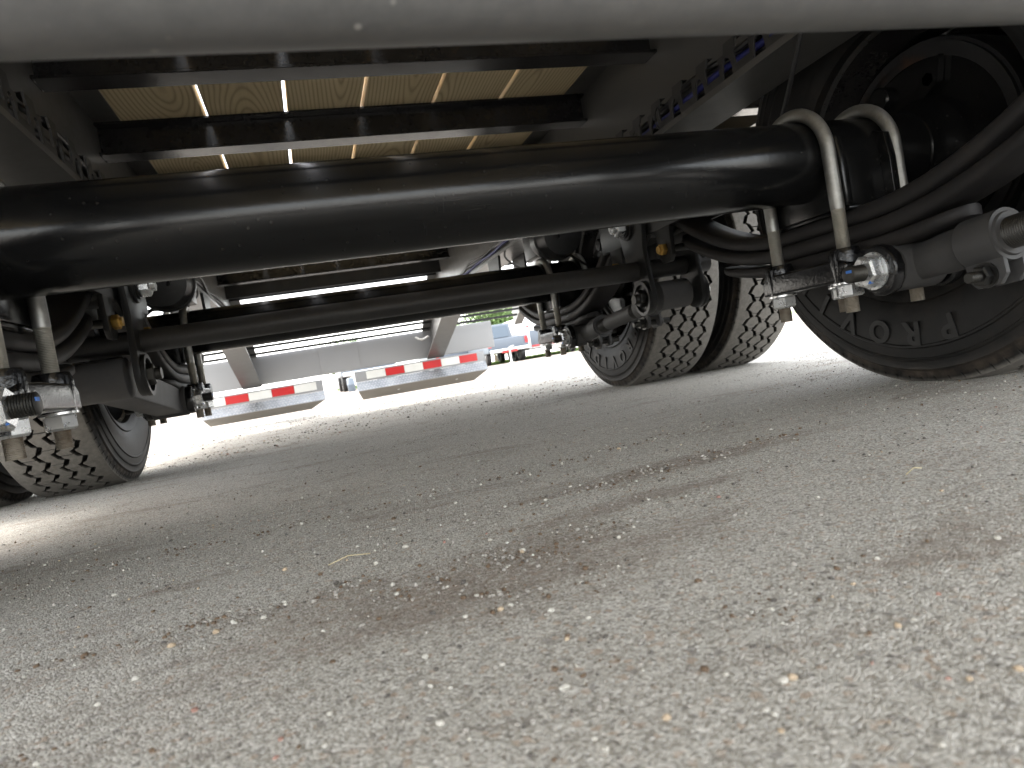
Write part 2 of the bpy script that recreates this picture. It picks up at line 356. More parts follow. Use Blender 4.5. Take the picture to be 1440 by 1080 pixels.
# larger pebbles one can pick out
peb = {}
for i, mk in enumerate(('stone_w', 'stone_o', 'stone_r', 'stone_g')):
    t_ = (1+5**.5)/2
    b = MB()
    import bmesh
    bm = bmesh.new(); bmesh.ops.create_icosphere(bm, subdivisions=2, radius=.5)
    rr = random.Random(i+3)
    ph = [rr.uniform(0, 6) for _ in range(6)]
    for v_ in bm.verts:
        q = v_.co; k = 1+.16*math.sin(q.x*5+ph[0])+.13*math.sin(q.y*6+ph[1])+.1*math.sin(q.z*7+ph[2])
        v_.co = Vector((q.x*k*1.15, q.y*k*.85, q.z*k*.62))
    me = bpy.data.meshes.new('pebble'); bm.to_mesh(me); bm.free(); me.materials.append(M[mk]); me.shade_smooth(); me.set_sharp_from_angle(angle=R(32)); peb[mk] = me
PL = {'stone_w': ('pale cream pebble lying loose on the gritty pavement under the trailer', 'pale pebbles on the pavement'),
      'stone_o': ('small orange pebble lying loose on the gritty pavement', 'orange pebbles on the pavement'),
      'stone_r': ('small reddish pebble lying loose on the gritty pavement', 'reddish pebbles on the pavement'),
      'stone_g': ('grey pebble lying loose on the gritty pavement', 'grey pebbles on the pavement')}
def pebble(x, y, s, mk):
    o = link('pebble', peb[mk], None, (x, y, s*.22)); o.scale = (s, s, s); o.rotation_euler = (0, 0, random.uniform(0, 6.28))
    lat = x*math.cos(yaw)-y*math.sin(yaw); fw = x*math.sin(yaw)+y*math.cos(yaw); q = lat/fw
    side = 'left part' if q < -.25 else 'middle' if q < .25 else 'right part'
    near = 'close foreground' if fw < .33 else 'nearer ground' if fw < .55 else 'ground towards the axle'
    size = 'larger' if s > .0045 else 'small'
    colr = {'stone_w': 'pale cream', 'stone_o': 'orange', 'stone_r': 'reddish', 'stone_g': 'grey'}[mk]
    return tag(o, '%s %s pebble on the pavement, %s, %s of the picture' % (size, colr, near, side), 'pebble', PL[mk][1])
for p_ in [(0.089,0.308,0.0045,'w'),(0.085,0.252,0.0032,'w'),(0.187,0.190,0.0029,'w'),(0.116,0.258,0.0040,'o'),(0.090,0.429,0.0044,'o'),(0.034,0.389,0.0039,'w'),(0.141,0.545,0.0055,'w'),(0.258,0.268,0.0029,'w'),(0.116,0.404,0.0047,'w'),(0.177,0.256,0.0044,'o'),(0.153,0.237,0.0027,'w'),(0.172,0.256,0.0050,'w'),(0.112,0.400,0.0037,'g'),(0.251,0.211,0.0038,'o'),(0.231,0.216,0.0029,'o'),(-0.096,0.535,0.0053,'o'),(-0.054,0.674,0.0051,'o'),(0.057,0.651,0.0056,'w'),(0.056,0.738,0.0047,'w'),(-0.213,0.734,0.0049,'w'),(-0.125,0.529,0.0053,'o'),(-0.137,0.482,0.0044,'w'),(-0.090,0.405,0.0042,'r'),(-0.020,0.354,0.0032,'w'),(-0.023,0.324,0.0030,'w'),(0.137,0.804,0.0052,'w'),(0.140,0.541,0.0042,'o'),(0.411,0.928,0.0064,'o'),(0.386,0.484,0.0040,'w'),(0.337,0.556,0.0042,'r'),(0.128,0.602,0.0046,'w'),(-0.064,0.541,0.0047,'w'),(0.004,0.469,0.0041,'g'),(0.140,0.329,0.0028,'g'),(0.152,0.241,0.0031,'w'),(0.148,0.226,0.0026,'o'),(0.236,0.279,0.0033,'g'),(0.156,0.275,0.0029,'w'),(0.084,0.261,0.0030,'w'),(0.038,0.291,0.0024,'w')]:
    pebble(p_[0], p_[1], p_[2], {"w": "stone_w", "o": "stone_o", "r": "stone_r", "g": "stone_g"}[p_[3]])

def straw(name, pts, r, label):
    tag(MB().tube(pts, r, 6).build(name, 'straw'), label, 'straw')
straw('straw', [(-.014, .638, .004), (.004, .643, .007), (.024, .648, .003)], .0004, 'long thin pale straw lying on the pavement left of the middle')
straw('straw', [(.472, .475, .003), (.484, .478, .006), (.496, .481, .003)], .0004, 'short yellow straw lying on the pavement below the big right tyre')

# ---------------------------------------------------------------- the trailer overhead
T = empty('flatbed_trailer', (XC, 1.55, 0))
tag(T, 'black tandem dual wheel flatbed trailer with pine plank deck, seen from beneath', 'trailer')
ZR0, ZR1 = .575, .862           # main rail bottom and top
YF, YD, YE = -1.0, 4.08, 4.80    # front end, end of wood deck, rear beam
# main rails: rolled I section, sloping down at the tail
def ibeam_side(name, X, s):
    b = MB(); tf = .012; hw = .06
    top = [(YF, ZR1), (YD, ZR1), (YE, .46)]; bot = [(YF, ZR0), (3.65, ZR0), (YE, .25)]
    def band(poly_t, dz0, dz1, x0, x1):
        pts = poly_t
        poly = [(y, z+dz1) for y, z in pts]+[(y, z+dz0) for y, z in pts[::-1]]
        # split in convex quads
        for i in range(len(pts)-1):
            (ya, za), (yb, zb) = pts[i], pts[i+1]
            b.prism([(ya, za+dz0), (yb, zb+dz0), (yb, zb+dz1), (ya, za+dz1)], x0, x1)
    band(top, -tf, 0, X-hw, X+hw); band(bot, 0, tf, X-hw, X+hw)
    web = [(YF, ZR0+tf), (3.65, ZR0+tf), (YD, .4535+tf), (YE, .25+tf)]
    webt = [(YF, ZR1-tf), (3.65, ZR1-tf), (YD, ZR1-tf), (YE, .46-tf)]
    for i in range(3):
        b.prism([web[i], web[i+1], webt[i+1], webt[i]], X-.0045, X+.0045)
    return b.build(name, 'rail', T, (0, 0, 0))
for s in (-1, 1): ibeam_side('frame_rail', XC+s*DS, s)
# crossmembers through the rails
xm_y = [1.39+.4*k for k in range(-2, 7)]
def crossmember_mesh():
    b = MB(); W2 = 1.255
    z0, z1 = .774, .8495
    for (xa, xb) in ((-DS+.0045, DS-.0045), (-W2, -DS-.0045), (DS+.0045, W2)):
        b.box(xa, xb, -.029, .029, z0, z0+.0065); b.box(xa, xb, -.029, .029, z1-.0065, z1); b.box(xa, xb, -.0028, .0028, z0+.0065, z1-.0065)
    for s in (-1, 1):       # weld beads at the web
        for y in (-.02, .02): b.tube([(s*(DS-.007), y-.008, z0+.002), (s*(DS-.007), y+.008, z0+.002)], .003, 6)
    return b
c0 = crossmember_mesh().build('crossmember', 'xmem', T, (XC, xm_y[0], 0), bevel=.0012, seg=1)
for y in xm_y[1:]:
    if y > 4.0: continue
    c_ = c0.copy(); col.objects.link(c_); c_.location = Vector((XC, y, 0))-wpos(T)
MB().box(XC-DS+.006, XC+DS-.006, YD-.006, YD+.012, .745, .856).build('end_crossmember', 'black2', T)
# planks: six between the rails, three over each side
PW = 1.109/6
me_p = None
def plank(xc, wd, y0=YF, y1=YD-.02):
    b = MB(); b.box(-wd/2, wd/2, y0, y1, .8505, .893)
    return b.build('plank', 'wood', T, (xc, 0, 0), bevel=.002, seg=1)
for i in range(6):
    e0, e1 = XC-.5545+PW*i+(-.0003 if i == 0 else .0045), XC-.5545+PW*(i+1)-(-.0003 if i == 5 else .0045)
    plank((e0+e1)/2, e1-e0)
for s in (-1, 1):
    for i in range(3): plank(XC+s*(.682+.1935*(i+.5)), .1865)
# side rails (channel) along the outside
for s in (-1, 1):
    b = MB(); xa, xb = XC+s*1.262, XC+s*1.325
    for (ya, za, yb, zb) in ((YF, .775, YD, .775), (YD, .775, YE+.1, .40)):
        b.prism([(ya, za), (yb, zb), (yb, zb+.118), (ya, za+.118)], xa, xa+s*.006)
        b.prism([(ya, za), (yb, zb), (yb, zb+.008), (ya, za+.008)], xa+s*.006, xb)
        b.prism([(ya, za+.11), (yb, zb+.11), (yb, zb+.118), (ya, za+.118)], xa+s*.006, xb)
    b.build('side_rail', 'rail', T)

# torque bars between the hangers; the near one is dusty, its front light put into a paler paint
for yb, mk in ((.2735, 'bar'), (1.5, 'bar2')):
    b = MB(); b.lathe([(0, .0205), (.001, .0228), (1.479, .0228), (1.48, .0205)], (XC-.74, yb, .314), (1, 0, 0), 48)
    b.build('torque_bar', mk, T)

# ------------------------------------------------ hangers with equalizer
def hanger(s, y0, parent):
    g = empty('hanger', (XC+s*DS, y0, .24), T)
    def pl(x, th):
        prof = [(-.095, .3345), (-.075, .22), (-.052, .12), (-.056, .07), (-.062, .035)]
        a = []
        for k in range(13):
            th_ = math.pi+math.pi*k/12
            a.append((-.024+.040*math.cos(th_), .006+.040*math.sin(th_)))
        prof2 = [(.018, .035), (.020, .07), (.045, .12), (.07, .22), (.10, .3345)]
        b = MB(); b.prism([(y, z) for y, z in prof+a+prof2], x-th/2, x+th/2)
        return b
    for dx in (-.066, .066):
        pl(s*0+dx, .013).build('side_plate', 'black2', g, (XC+s*DS, y0, .24), bevel=.0022)
    xi = -s*.066           # inner face towards the centreline
    for dx in (-.066, .066):
        d = 1 if dx > 0 else -1
        b = MB(); b.lathe([(0, .041), (.008, .041), (.008, .033), (0, .033)], (dx+d*.0065, -.024, .006), (d, 0, 0), 32, False)
        b.build('eye_ring', 'black2', g, (XC+s*DS, y0, .24))
        b = MB(); b.nut((dx+d*.0065, -.024, .006), (d, 0, 0), .021, .017)
        b.thread((dx+d*.0235, -.024, .006), (dx+d*.035, -.024, .006), .0125)
        b.build('eye_nut', 'darkbolt' if d*s < 0 else 'zinc', g, (XC+s*DS, y0, .24))
    # equalizer pivot bolt
    for d in (-1, 1):
        b = MB(); b.cyl((d*.0725, .01, .185), (d*.079, .01, .185), .034, 28, ch=.001); b.cyl((d*.079, .01, .185), (d*.083, .01, .185), .027, 28)
        b.build('pivot_washer', 'black2', g, (XC+s*DS, y0, .24))
        b = MB(); b.nut((d*.083, .01, .185), (d, 0, 0), .024, .022); b.cyl((d*.105, .01, .185), (d*.113, .01, .185), .014, 20)
        b.build('pivot_nut', 'zinc', g, (XC+s*DS, y0, .24))
    return g
def equalizer(s, y0):
    e = empty('equalizer', (XC+s*DS, y0, .42), T)
    for d in (-1, 1):
        b = MB(); poly = [(-.20, -.02), (-.155, -.022), (-.15, -.095), (-.135, -.108), (-.11, -.108), (-.095, -.095), (-.09, -.03), (-.03, -.055), (.03, -.055), (.09, -.03), (.095, -.095), (.11, -.108), (.135, -.108), (.15, -.095), (.155, -.022), (.20, -.02), (.20, .055), (.06, .085), (-.06, .085), (-.20, .055)]
        # split in convex strips
        def q(*p): b.prism(p, d*.0455, d*.0555)
        q((-.155, -.03), (-.15, -.095), (-.138, -.108), (-.108, -.108), (-.096, -.095), (-.09, -.03))
        q((.09, -.03), (.096, -.095), (.108, -.108), (.138, -.108), (.15, -.095), (.155, -.03))
        q((-.20, -.0305), (.20, -.0305), (.20, .055), (.06, .085), (-.06, .085), (-.20, .055)); q((-.06, -.031), (-.03, -.055), (.03, -.055), (.06, -.031))
        b.build('equalizer_plate', 'black2', e, (XC+s*DS, y0, .42), bevel=.0015)
    b = MB(); b.box(-.0455, .0455, -.20, .20, .03, .042); b.cyl((-.0455, .01, .005), (.0455, .01, .005), .034, 28)
    b.build('equalizer_web', 'black2', e, (XC+s*DS, y0, .42))
    for yy in (-.123, .123):
        for d in (-1, 1):
            b = MB(); b.nut((d*.0555, yy, -.078), (d, 0, 0), .0135, .013, ph=.3); b.cyl((d*.0685, yy, -.078), (d*.073, yy, -.078), .0085, 16)
            b.build('keeper_nut', 'brass', e, (XC+s*DS, y0, .42))
        MB().cyl((-.0455, yy, -.078), (.0455, yy, -.078), .008, 14).build('keeper_bolt', 'darkbolt', e, (XC+s*DS, y0, .42))
    return e
for s in (-1, 1):
    for y0 in (.25, 1.5): hanger(s, y0, T)
    for dx in (-.055, .055): MB().prism([(2.66, .574), (2.69, .44), (2.80, .44), (2.83, .574)], XC+s*DS+dx-.005, XC+s*DS+dx+.005).build('rear_hanger_plate', 'black2', T)
    equalizer(s, 1.5)
    for y0 in (.25,):      # fixed slipper boxes in the end hangers
        b = MB(); b.box(-.045, .045, -.07, .07, .17, .182); b.cyl((-.06, .01, .14), (.06, .01, .14), .012, 20)
        b.build('slipper_box', 'black2', T, (XC+s*DS, y0, .33))

# ------------------------------------------------ wheels
PER = 46
def tyre_mesh(mirror):
    RT = .398; D = .0145
    prof = [(-.083,.222),(-.100,.226),(-.106,.236),(-.109,.243),(-.1105,.249),(-.1075,.2515),(-.112,.262),(-.1165,.285),(-.1185,.305),(-.1185,.322),(-.1205,.324),(-.1205,.327),(-.118,.329),(-.1165,.345),(-.1180,.3465),(-.1170,.350),(-.1150,.3515),(-.1125,.364),(-.1130,.3655),(-.1110,.3685),(-.1095,.3695),(-.107,.378),(-.1035,.3865),(-.100,.3905)]
    gx = [-.060, -.020, .020, .060]; hw = .0064; amp = .0105
    # rows per period: phase, sipe flag
    rows = [(0, 0), (.10, 0), (.25, 0), (.27, 1), (.295, 1), (.315, 0), (.5, 0), (.60, 0), (.75, 0), (.77, 2), (.795, 2), (.815, 0)]
    def zig(p):      # trapezoid wave
        p %= 1
        if p < .10: return -1+2*p/.10*.5
        if p < .5: return 0+(p-.10)/.4
        if p < .6: return 1-(p-.5)/.1
        return 0-(p-.6)/.4
    b = MB(); ring = []; dy = []
    for k in range(PER):
        for (p, sf) in rows:
            th = 2*math.pi*(k+p)/PER
            pts = [(x, r) for x, r in prof]
            if sf in (1, 2) : pts[-2] = (pts[-2][0]+.003, pts[-2][1]-.004)
            if (sf == 0 and p in (.10, .60)): pts[-3] = (pts[-3][0]+.0035, pts[-3][1])
            rr = lambda x: RT-.0055*(abs(x)/.092)**3
            top = [(-.092, rr(.092))]
            for i, g in enumerate(gx):
                sg = -1 if (mirror and i % 2) else 1
                c = g+amp*sg*zig(p)
                ed = [(c-hw, 0), (c-hw*.78, D), (c+hw*.78, D), (c+hw, 0)]
                top += [(x, rr(x)-d) for x, d in ed]
            top.append((.092, rr(.092)))
            # centre points of the ribs, lowered in the sipe rows
            out = [top[0]]
            for i in range(4):
                e = top[1+4*i:5+4*i]; out += e
            out.append(top[-1])
            if sf:
                low = .007
                ribs = {1: (1, 3), 2: (2,)}[sf] if not mirror else {1: (1, 3), 2: (1, 3)}[sf] if sf == 1 else (2,)
                for rb in ribs:      # rib rb lies between groove rb-1 and rb (indices of edges)
                    a_, c_ = 4*rb, 4*rb+1
                    for q in (a_, c_): out[q] = (out[q][0], out[q][1]-low)
            pts = pts+out+[(-x, r) for x, r in pts[::-1]]
            ring.append([(x, r*math.cos(th), r*math.sin(th)) for x, r in pts])
    n = len(ring[0]); NR = len(ring)
    arr = np.array(ring).reshape(-1, 3)
    # contact patch: flatten and bulge
    fl = arr[:, 2] < -ZA
    dep = np.clip(-ZA-arr[:, 2], 0, .02); arr[:, 2] = np.maximum(arr[:, 2], -ZA+.0003*(arr[:, 1]**2 < .0001))
    bz = np.exp(-((arr[:, 2]+.33)/.05)**2)*np.exp(-(arr[:, 1]/.11)**2); arr[:, 0] *= 1+.012*bz*(np.abs(arr[:, 0]) > .095)
    fs = [(i*n+j, ((i+1) % NR)*n+j, ((i+1) % NR)*n+j+1, i*n+j+1) for i in range(NR) for j in range(n-1)]
    b.v = [tuple(p) for p in arr]; b.f = fs; b.mi = [0]*len(fs); return b
def text_letters(word, rad, size, x, a0, step, parent, loc):
    """raised letters set round the inner sidewall (facing -x), tops outward"""
    for i, ch in enumerate(word):
        cu = bpy.data.curves.new('letter', 'FONT'); cu.body = ch; cu.size = size; cu.extrude = .0009; cu.offset = .0014; cu.bevel_depth = .0008; cu.align_x = 'CENTER'; cu.align_y = 'CENTER'; cu.resolution_u = 5
        tmp = bpy.data.objects.new('tmp', cu); col.objects.link(tmp)
        bpy.context.view_layer.update()
        me = bpy.data.meshes.new_from_object(tmp.evaluated_get(bpy.context.evaluated_depsgraph_get()))
        bpy.data.objects.remove(tmp); bpy.data.curves.remove(cu)
        me.name = 'letter'; me.materials.clear(); me.materials.append(M['letters'])
        # viewed from -x looking to +x with z up, +y is to the LEFT; letter frame: right = clockwise tangent, up = radial
        th = a0+step*i                                   # angle in the (left-handed view) y,z plane
        out = Vector((0, math.cos(th), math.sin(th)))
        nrm = Vector((-1, 0, 0)); right = out.cross(nrm)
        mtx = Matrix((right, out, nrm)).transposed().to_4x4(); mtx.translation = out*rad+Vector((x, 0, 0))
        me.transform(mtx)
        link('letter', me, parent, loc)
tyA = tyre_mesh(True).build('tyre', 'tyre', None, (0, 0, 0), ang=30)
tyB = tyre_mesh(False).build('tyre', 'tyre', None, (0, 0, 0), ang=30)
def wheel(X, Y, side, tyre_me, inner=True, first=False, text_a=None):
    """side: +1 wheel whose inner face looks to -x"""
    wv = empty('wheel', (X, Y, ZA), T); L = (X, Y, ZA)
    o = link('tyre', tyre_me, wv, L)
    if side < 0: o.rotation_euler = (0, 0, math.pi)
    b = MB(); d = side
    # rim: flange, bead seat, well, disc
    pr = [(-.098, .238), (-.0945, .241), (-.088, .239), (-.083, .229), (-.078, .222), (-.05, .219), (-.03, .205), (.03, .205), (.06, .219), (.083, .222), (.09, .236), (.098, .239)]
    b.lathe([(t_*d, r) for t_, r in pr], (0, 0, 0), (1, 0, 0), 72, False)
    b.lathe([(t_*d, r) for t_, r in [(.096, .236), (.086, .229), (.08, .216), (.055, .212), (.028, .198), (-.026, .198), (-.05, .212), (-.080, .216), (-.088, .225), (-.098, .238)]], (0, 0, 0), (1, 0, 0), 72, False)
    dd = .085 if inner else -.085
    b.lathe([(d*(dd-.03), .2), (d*(dd-.012), .185), (d*dd, .15), (d*dd, .0)], (0, 0, 0), (1, 0, 0), 60, False)
    b.build('rim', 'rimpaint', wv, L, ang=30)
    if inner:
        b = MB(); b.lathe([(-d*.045, .150), (-d*.045, .178), (-d*.040, .180), (d*.05, .176), (d*.065, .14)], (0, 0, 0), (1, 0, 0), 60, False)
        b.lathe([(-d*.052, .160), (-d*.052, .1725), (-d*.045, .1725)], (0, 0, 0), (1, 0, 0), 60, False)
        b.build('brake_drum', 'drum', wv, L)
        b = MB(); b.lathe([(-d*.030, .158), (-d*.042, .154), (-d*.040, .09), (-d*.06, .085), (-d*.075, .07), (-d*.10, .066), (-d*.103, .060)], (0, 0, 0), (1, 0, 0), 48, False)
        for k in range(5):
            a = .6+k*1.26; b.cyl((-d*.055, .115*math.cos(a), .115*math.sin(a)), (-d*.035, .115*math.cos(a), .115*math.sin(a)), .011, 6)
        for a in (1.1, 4.2):
            b.cyl((-d*.070, .125*math.cos(a), .125*math.sin(a)), (-d*.035, .125*math.cos(a), .125*math.sin(a)), .022, 24, ch=.003)
        b.prism([(.02, .06), (.13, .05), (.14, .09), (.05, .135), (-.06, .14), (-.05, .10)], -d*.055, -d*.043)
        b.build('brake_backing_plate', 'black', wv, L)
        b = MB(); b.lathe([(-d*.03, .075), (-d*.075, .07), (-d*.10, .0635)], (0, 0, 0), (1, 0, 0), 36, True)
        b.build('hub', 'black', wv, L)
    if text_a is not None:
        text_letters('PROVIDER', .301, .055, -.1200, text_a, .232, wv, L)
    return wv
meA, meB = tyA.data, tyB.data
bpy.data.objects.remove(tyA); bpy.data.objects.remove(tyB)
WI, WO = .865, 1.145
for Y in (Y1, Y2):
    wheel(XC+WI, Y, 1, meA, True, text_a=R(258) if Y == Y1 else R(224))
    wheel(XC+WO, Y, 1, meA, False)
    wheel(XC-WI, Y, -1, meB, True)
    wheel(XC-WO, Y, -1, meB, False)

# ------------------------------------------------ axles, springs, U-bolts
def leaf_pts(fn, u0, u1, n=28):
    return [(0, u0+(u1-u0)*i/n, fn(u0+(u1-u0)*i/n)) for i in range(n+1)]
def zc(u, a=.85, w0=.09):
    v = max(0, abs(u)-w0); vm_ = .31
    return a*v*v if v < vm_ else a*vm_*vm_+2*a*vm_*(v-vm_)
def leaf_mesh(u0, u1, z0, th, rnd=.0, fn=None, wd=.076, tp=0.):
    """flat bar sprung into a bow; rnd = length over which the ends are rounded in plan"""
    b = MB(); n = 44; P = []
    for i in range(n+1):
        t_ = i/n; t_ = .5-.5*math.cos(math.pi*t_) if rnd else t_
        u = u0+(u1-u0)*t_; h = wd/2
        if rnd:
            for e, sgn in ((u0, 1), (u1, -1)):
                d_ = (u-e)*sgn
                if d_ < rnd: h = min(h, wd/2*math.sqrt(max(.0, 1-(1-d_/rnd)**2))+.004)
        thk = th*(1-tp*(abs(u)/max(abs(u0), abs(u1)))**2)
        z = z0+fn(u)+(th-thk); P.append((u, z, h, thk))
    vs_ = []
    for (u, z, h, k) in P:
        c = k*.18
        vs_ += [(-h, u, z+c), (-h+c, u, z), (h-c, u, z), (h, u, z+c), (h, u, z+k-c), (h-c, u, z+k), (-h+c, u, z+k), (-h, u, z+k-c)]
    fs = [(8*i+j, 8*i+(j+1) % 8, 8*(i+1)+(j+1) % 8, 8*(i+1)+j) for i in range(n) for j in range(8)]+[tuple(range(8))[::-1], tuple(range(8*n, 8*n+8))]
    b.add(vs_, fs); return b
def suspension(Yc):
    ax = empty('axle', (XC, Yc, ZA), T)
    b = MB(); pr = [(-.92, .055), (-.88, .0635), (.88, .0635), (.92, .055)]
    b.lathe(pr, (0, 0, 0), (1, 0, 0), 80)
    b.build('axle_tube', 'black', ax, (XC, Yc, ZA))
    for s in (-1, 1):
        X = XC+s*DS
        b = MB()      # forged spring seat under the tube
        for dx in (-.046, .046): 
            b.prism([(-.084, -.088), (.084, -.088), (.084, -.02), (.078, .018), (.060, .026), (-.060, .026), (-.078, .018), (-.084, -.02)], dx-.0065, dx+.0065)
        b.box(-.0395, .0395, -.067, -.050, -.0885, -.004); b.box(-.0395, .0395, .050, .067, -.0885, -.004)
        b.box(-.050, .050, -.085, .085, -.094, -.0887)
        b.build('spring_seat', 'black', ax, (X, Yc, ZA), bevel=.0015)
    for s in (-1, 1):
        X = XC+s*DS; sp = empty('leaf_spring', (X, Yc, .26), T); L = (X, Yc, 0)
        z1 = .2935
        specs = [(-.62, .60, .2720, .0245, 0, lambda u: zc(u, .98), .3), (-.50, .43, .2455, .0255, .055, lambda u: zc(u, .84), .45), (-.240, .30, .2200, .0245, .075, lambda u: zc(u, .55), .62)]
        for (u0, u1, zz, th, rd, fn, tp) in specs:
            leaf_mesh(u0, u1, zz, th, rd, fn, tp=tp).build('leaf', 'spring', sp, L, ang=50)
        # main leaf eye strap rising to the equalizer above the second leaf
        # bottom plate casting with four bolt bosses and the rod ears
        pl = empty('u_bolt_plate', (X, Yc, .19), T); P0 = (X, Yc, 0)
        b = MB(); b.prism([(-.098, .1885), (.098, .1885), (.098, .212), (.085, .2225), (-.085, .2225), (-.098, .214)], -.084, .084)
        b.build('plate_body', 'cast', pl, P0, bevel=.004, seg=3)
        for dx in (-.0625, .0625):
            for dy in (-.075, .075):
                b = MB(); b.lathe([(0, .0215), (.040, .0235), (.050, .0205)], (dx, dy, .1878), (0, 0, 1), 28)
                b.build('boss', 'cast', pl, P0)
        for dx in (-.054, .054):
            prof = [(-.085, .1885), (-.105, .172), (-.120, .160), (-.137, .157), (-.153, .164), (-.162, .178), (-.165, .196), (-.160, .213), (-.148, .226), (-.133, .2315), (-.105, .230), (-.085, .222)]
            b = MB(); b.prism(prof, dx-.009, dx+.009); b.build('ear', 'cast', pl, P0, bevel=.004, seg=3)
        for d in (-1, 1):
            b = MB(); b.cyl((d*.063, -.126, .195), (d*.066, -.126, .195), .027, 28)
            b.nut((d*.066, -.126, .195), (d, 0, 0), .0238, .019, ph=.2); b.build('pivot_nut', 'zinc', pl, P0, ang=25)
            b = MB(); b.thread((d*.084, -.126, .195), (d*.110, -.126, .195), .0122, .0026, 28, d=.0012); b.build('pivot_bolt_end', 'darkbolt', pl, P0)
            if d*s < 0:
                b = MB()
                for (yy, zz) in ((-.129, .199),): b.box(d*.1099, d*.1108, yy-.0055, yy+.0045, zz-.002, zz+.002)
                o = b.build('paint_mark', 'mark', pl, P0)
                b = MB(); b.box(d*.079, d*.0848, -.1385, -.1345, .1775, .1815); b.build('paint_mark', 'mark', pl, P0)
        for dx in (-.0625, .0625):
            ub = empty('u_bolt', (X+dx, Yc, ZA), T); Lu = (X+dx, Yc, 0); r = .0102; rb = .0635+.0106
            zt = .297
            pts = [(0, -rb-.0015, zt)]+[(0, -rb, ZA-.015+.0)]+[(0, -rb*math.cos(math.pi*k/24), ZA+rb*math.sin(math.pi*k/24)) for k in range(25)]+[(0, rb, ZA-.015), (0, rb+.0015, zt)]
            MB().tube(pts, r, 20).build('bent_rod', 'ubolt', ub, Lu)
            for d in (-1, 1):
                y = d*(rb+.0015)
                b = MB(); b.thread((0, y, .222), (0, y, zt+.001), r*.985, .0021, 20); b.build('threaded_leg', 'thread', ub, Lu)
                b = MB(); b.cyl((0, y, .1845), (0, y, .1873), .0225, 28); b.build('washer', 'zinc', ub, Lu)
                b = MB(); b.nut((0, y, .1845), (0, 0, -1), .0200, .0200, ph=.35+d*.5+s); b.build('nut', 'zinc', ub, Lu, ang=25)
                b = MB(); b.thread((0, y, .141), (0, y, .166), r*.98, .0021, 20); b.build('bolt_end', 'boltend', ub, Lu)
for Y in (Y1, Y2): suspension(Y)

# ------------------------------------------------ radius rods: adjustable round on the right, square on the left
for Yc, Yh in ((Y1, .226), (Y2, 1.476)):
    # right side
    X = XC+DS; A = Vector((X, Yc-.126, .195)); H = Vector((X, Yh, .246))
    rr_ = empty('radius_rod', A, T); dvec = (H-A).normalized(); U = Vector((1, 0, 0)); Wv = dvec.cross(U).normalized()
    for P, sg in ((A, 1), (H, -1)):
        dv = dvec*sg
        b = MB(); q = lambda *a: tuple(P+Vector(a)-A)
        b.lathe([(-.041, .031), (-.039, .0345), (.039, .0345), (.041, .031)], P-A, (1, 0, 0), 40)
        b.lathe([(.018, .026), (.05, .0265), (.065, .0285), (.155, .0285), (.158, .027)], P-A, dv, 36)
        b.build('rod_end', 'greyrod', rr_, A, ang=30)
        b = MB()      # clamp collar with two ears and a pinch bolt
        c0_ = P-A+dv*.128
        b.lathe([(-.026, .0335), (.026, .0335), (.026, .0285), (-.026, .0285)], c0_, dv, 36, False)
        b.lathe([(-.0265, .0285), (-.0265, .0335)], c0_, dv, 36, False); b.lathe([(.0265, .0285), (.0265, .0335)], c0_, dv, 36, False)
        dn_ = Wv if Wv.z < 0 else -Wv
        for sx_ in (-1, 1):
            e0 = c0_+dn_*.026+U*(sx_*.012); 
            vv = []
            for (a_, b_) in ((-.026, 0), (.026, 0), (.026, .022), (.016, .034), (-.016, .034), (-.026, .022)): vv.append(e0+dv*a_+dn_*b_)
            w_ = [p+U*(sx_*.007) for p in vv]; b.add(vv+w_, [tuple(range(6)), tuple(range(11, 5, -1))]+[(i, 6+i, 6+(i+1) % 6, (i+1) % 6) for i in range(6)])
        b.build('clamp', 'greyrod', rr_, A, bevel=.0012)
        bc = c0_+dn_*.045
        b = MB(); b.cyl(bc-U*.034, bc+U*.052, .0072, 16); b.cyl(bc-U*.0215, bc-U*.019, .0165, 24)
        b.nut(bc-U*.0215, -U, .0135, .012, ph=.4); b.nut(bc+U*.019, U, .0135, .012); b.thread(bc-U*.034, bc-U*.050, .0073)
        b.build('pinch_bolt', 'darkbolt', rr_, A)
    L_ = (H-A).length
    for ta, tb in ((.150, .205), (L_-.205, L_-.150)): MB().thread(dvec*ta, dvec*tb, .0205, .0030, 40, d=.0013).build('threaded_section', 'darkbolt', rr_, A)
    MB().cyl(dvec*.200, dvec*(L_-.200), .0212, 40, ch=.002).build('rod_tube', 'greyrod', rr_, A)
    # left side
    X = XC-DS; A = Vector((X, Yc-.126, .195)); H = Vector((X, Yh, .246)); dvec = (H-A).normalized()
    rr_ = empty('radius_rod', A, T)
    for P in (A, H):
        b = MB(); b.lathe([(-.046, .036), (-.043, .040), (.043, .040), (.046, .036)], P-A, (1, 0, 0), 40); b.build('rod_end', 'greyrod', rr_, A)
    nrm = dvec.cross(Vector((1, 0, 0))).normalized()
    if nrm.z < 0: nrm = -nrm
    p0, p1 = dvec*.022, dvec*((H-A).length-.022); c8 = []
    for p in (p0, p1):
        for sx_, sz_ in ((-1, -1), (1, -1), (1, 1), (-1, 1)): c8.append(p+Vector((sx_*.034, 0, 0))+nrm*sz_*.033)
    b = MB(); b.add(c8, [(0, 1, 2, 3), (7, 6, 5, 4), (0, 4, 5, 1), (1, 5, 6, 2), (2, 6, 7, 3), (3, 7, 4, 0)])
    b.build('rod_bar', 'greyrod', rr_, A, bevel=.004, seg=3)

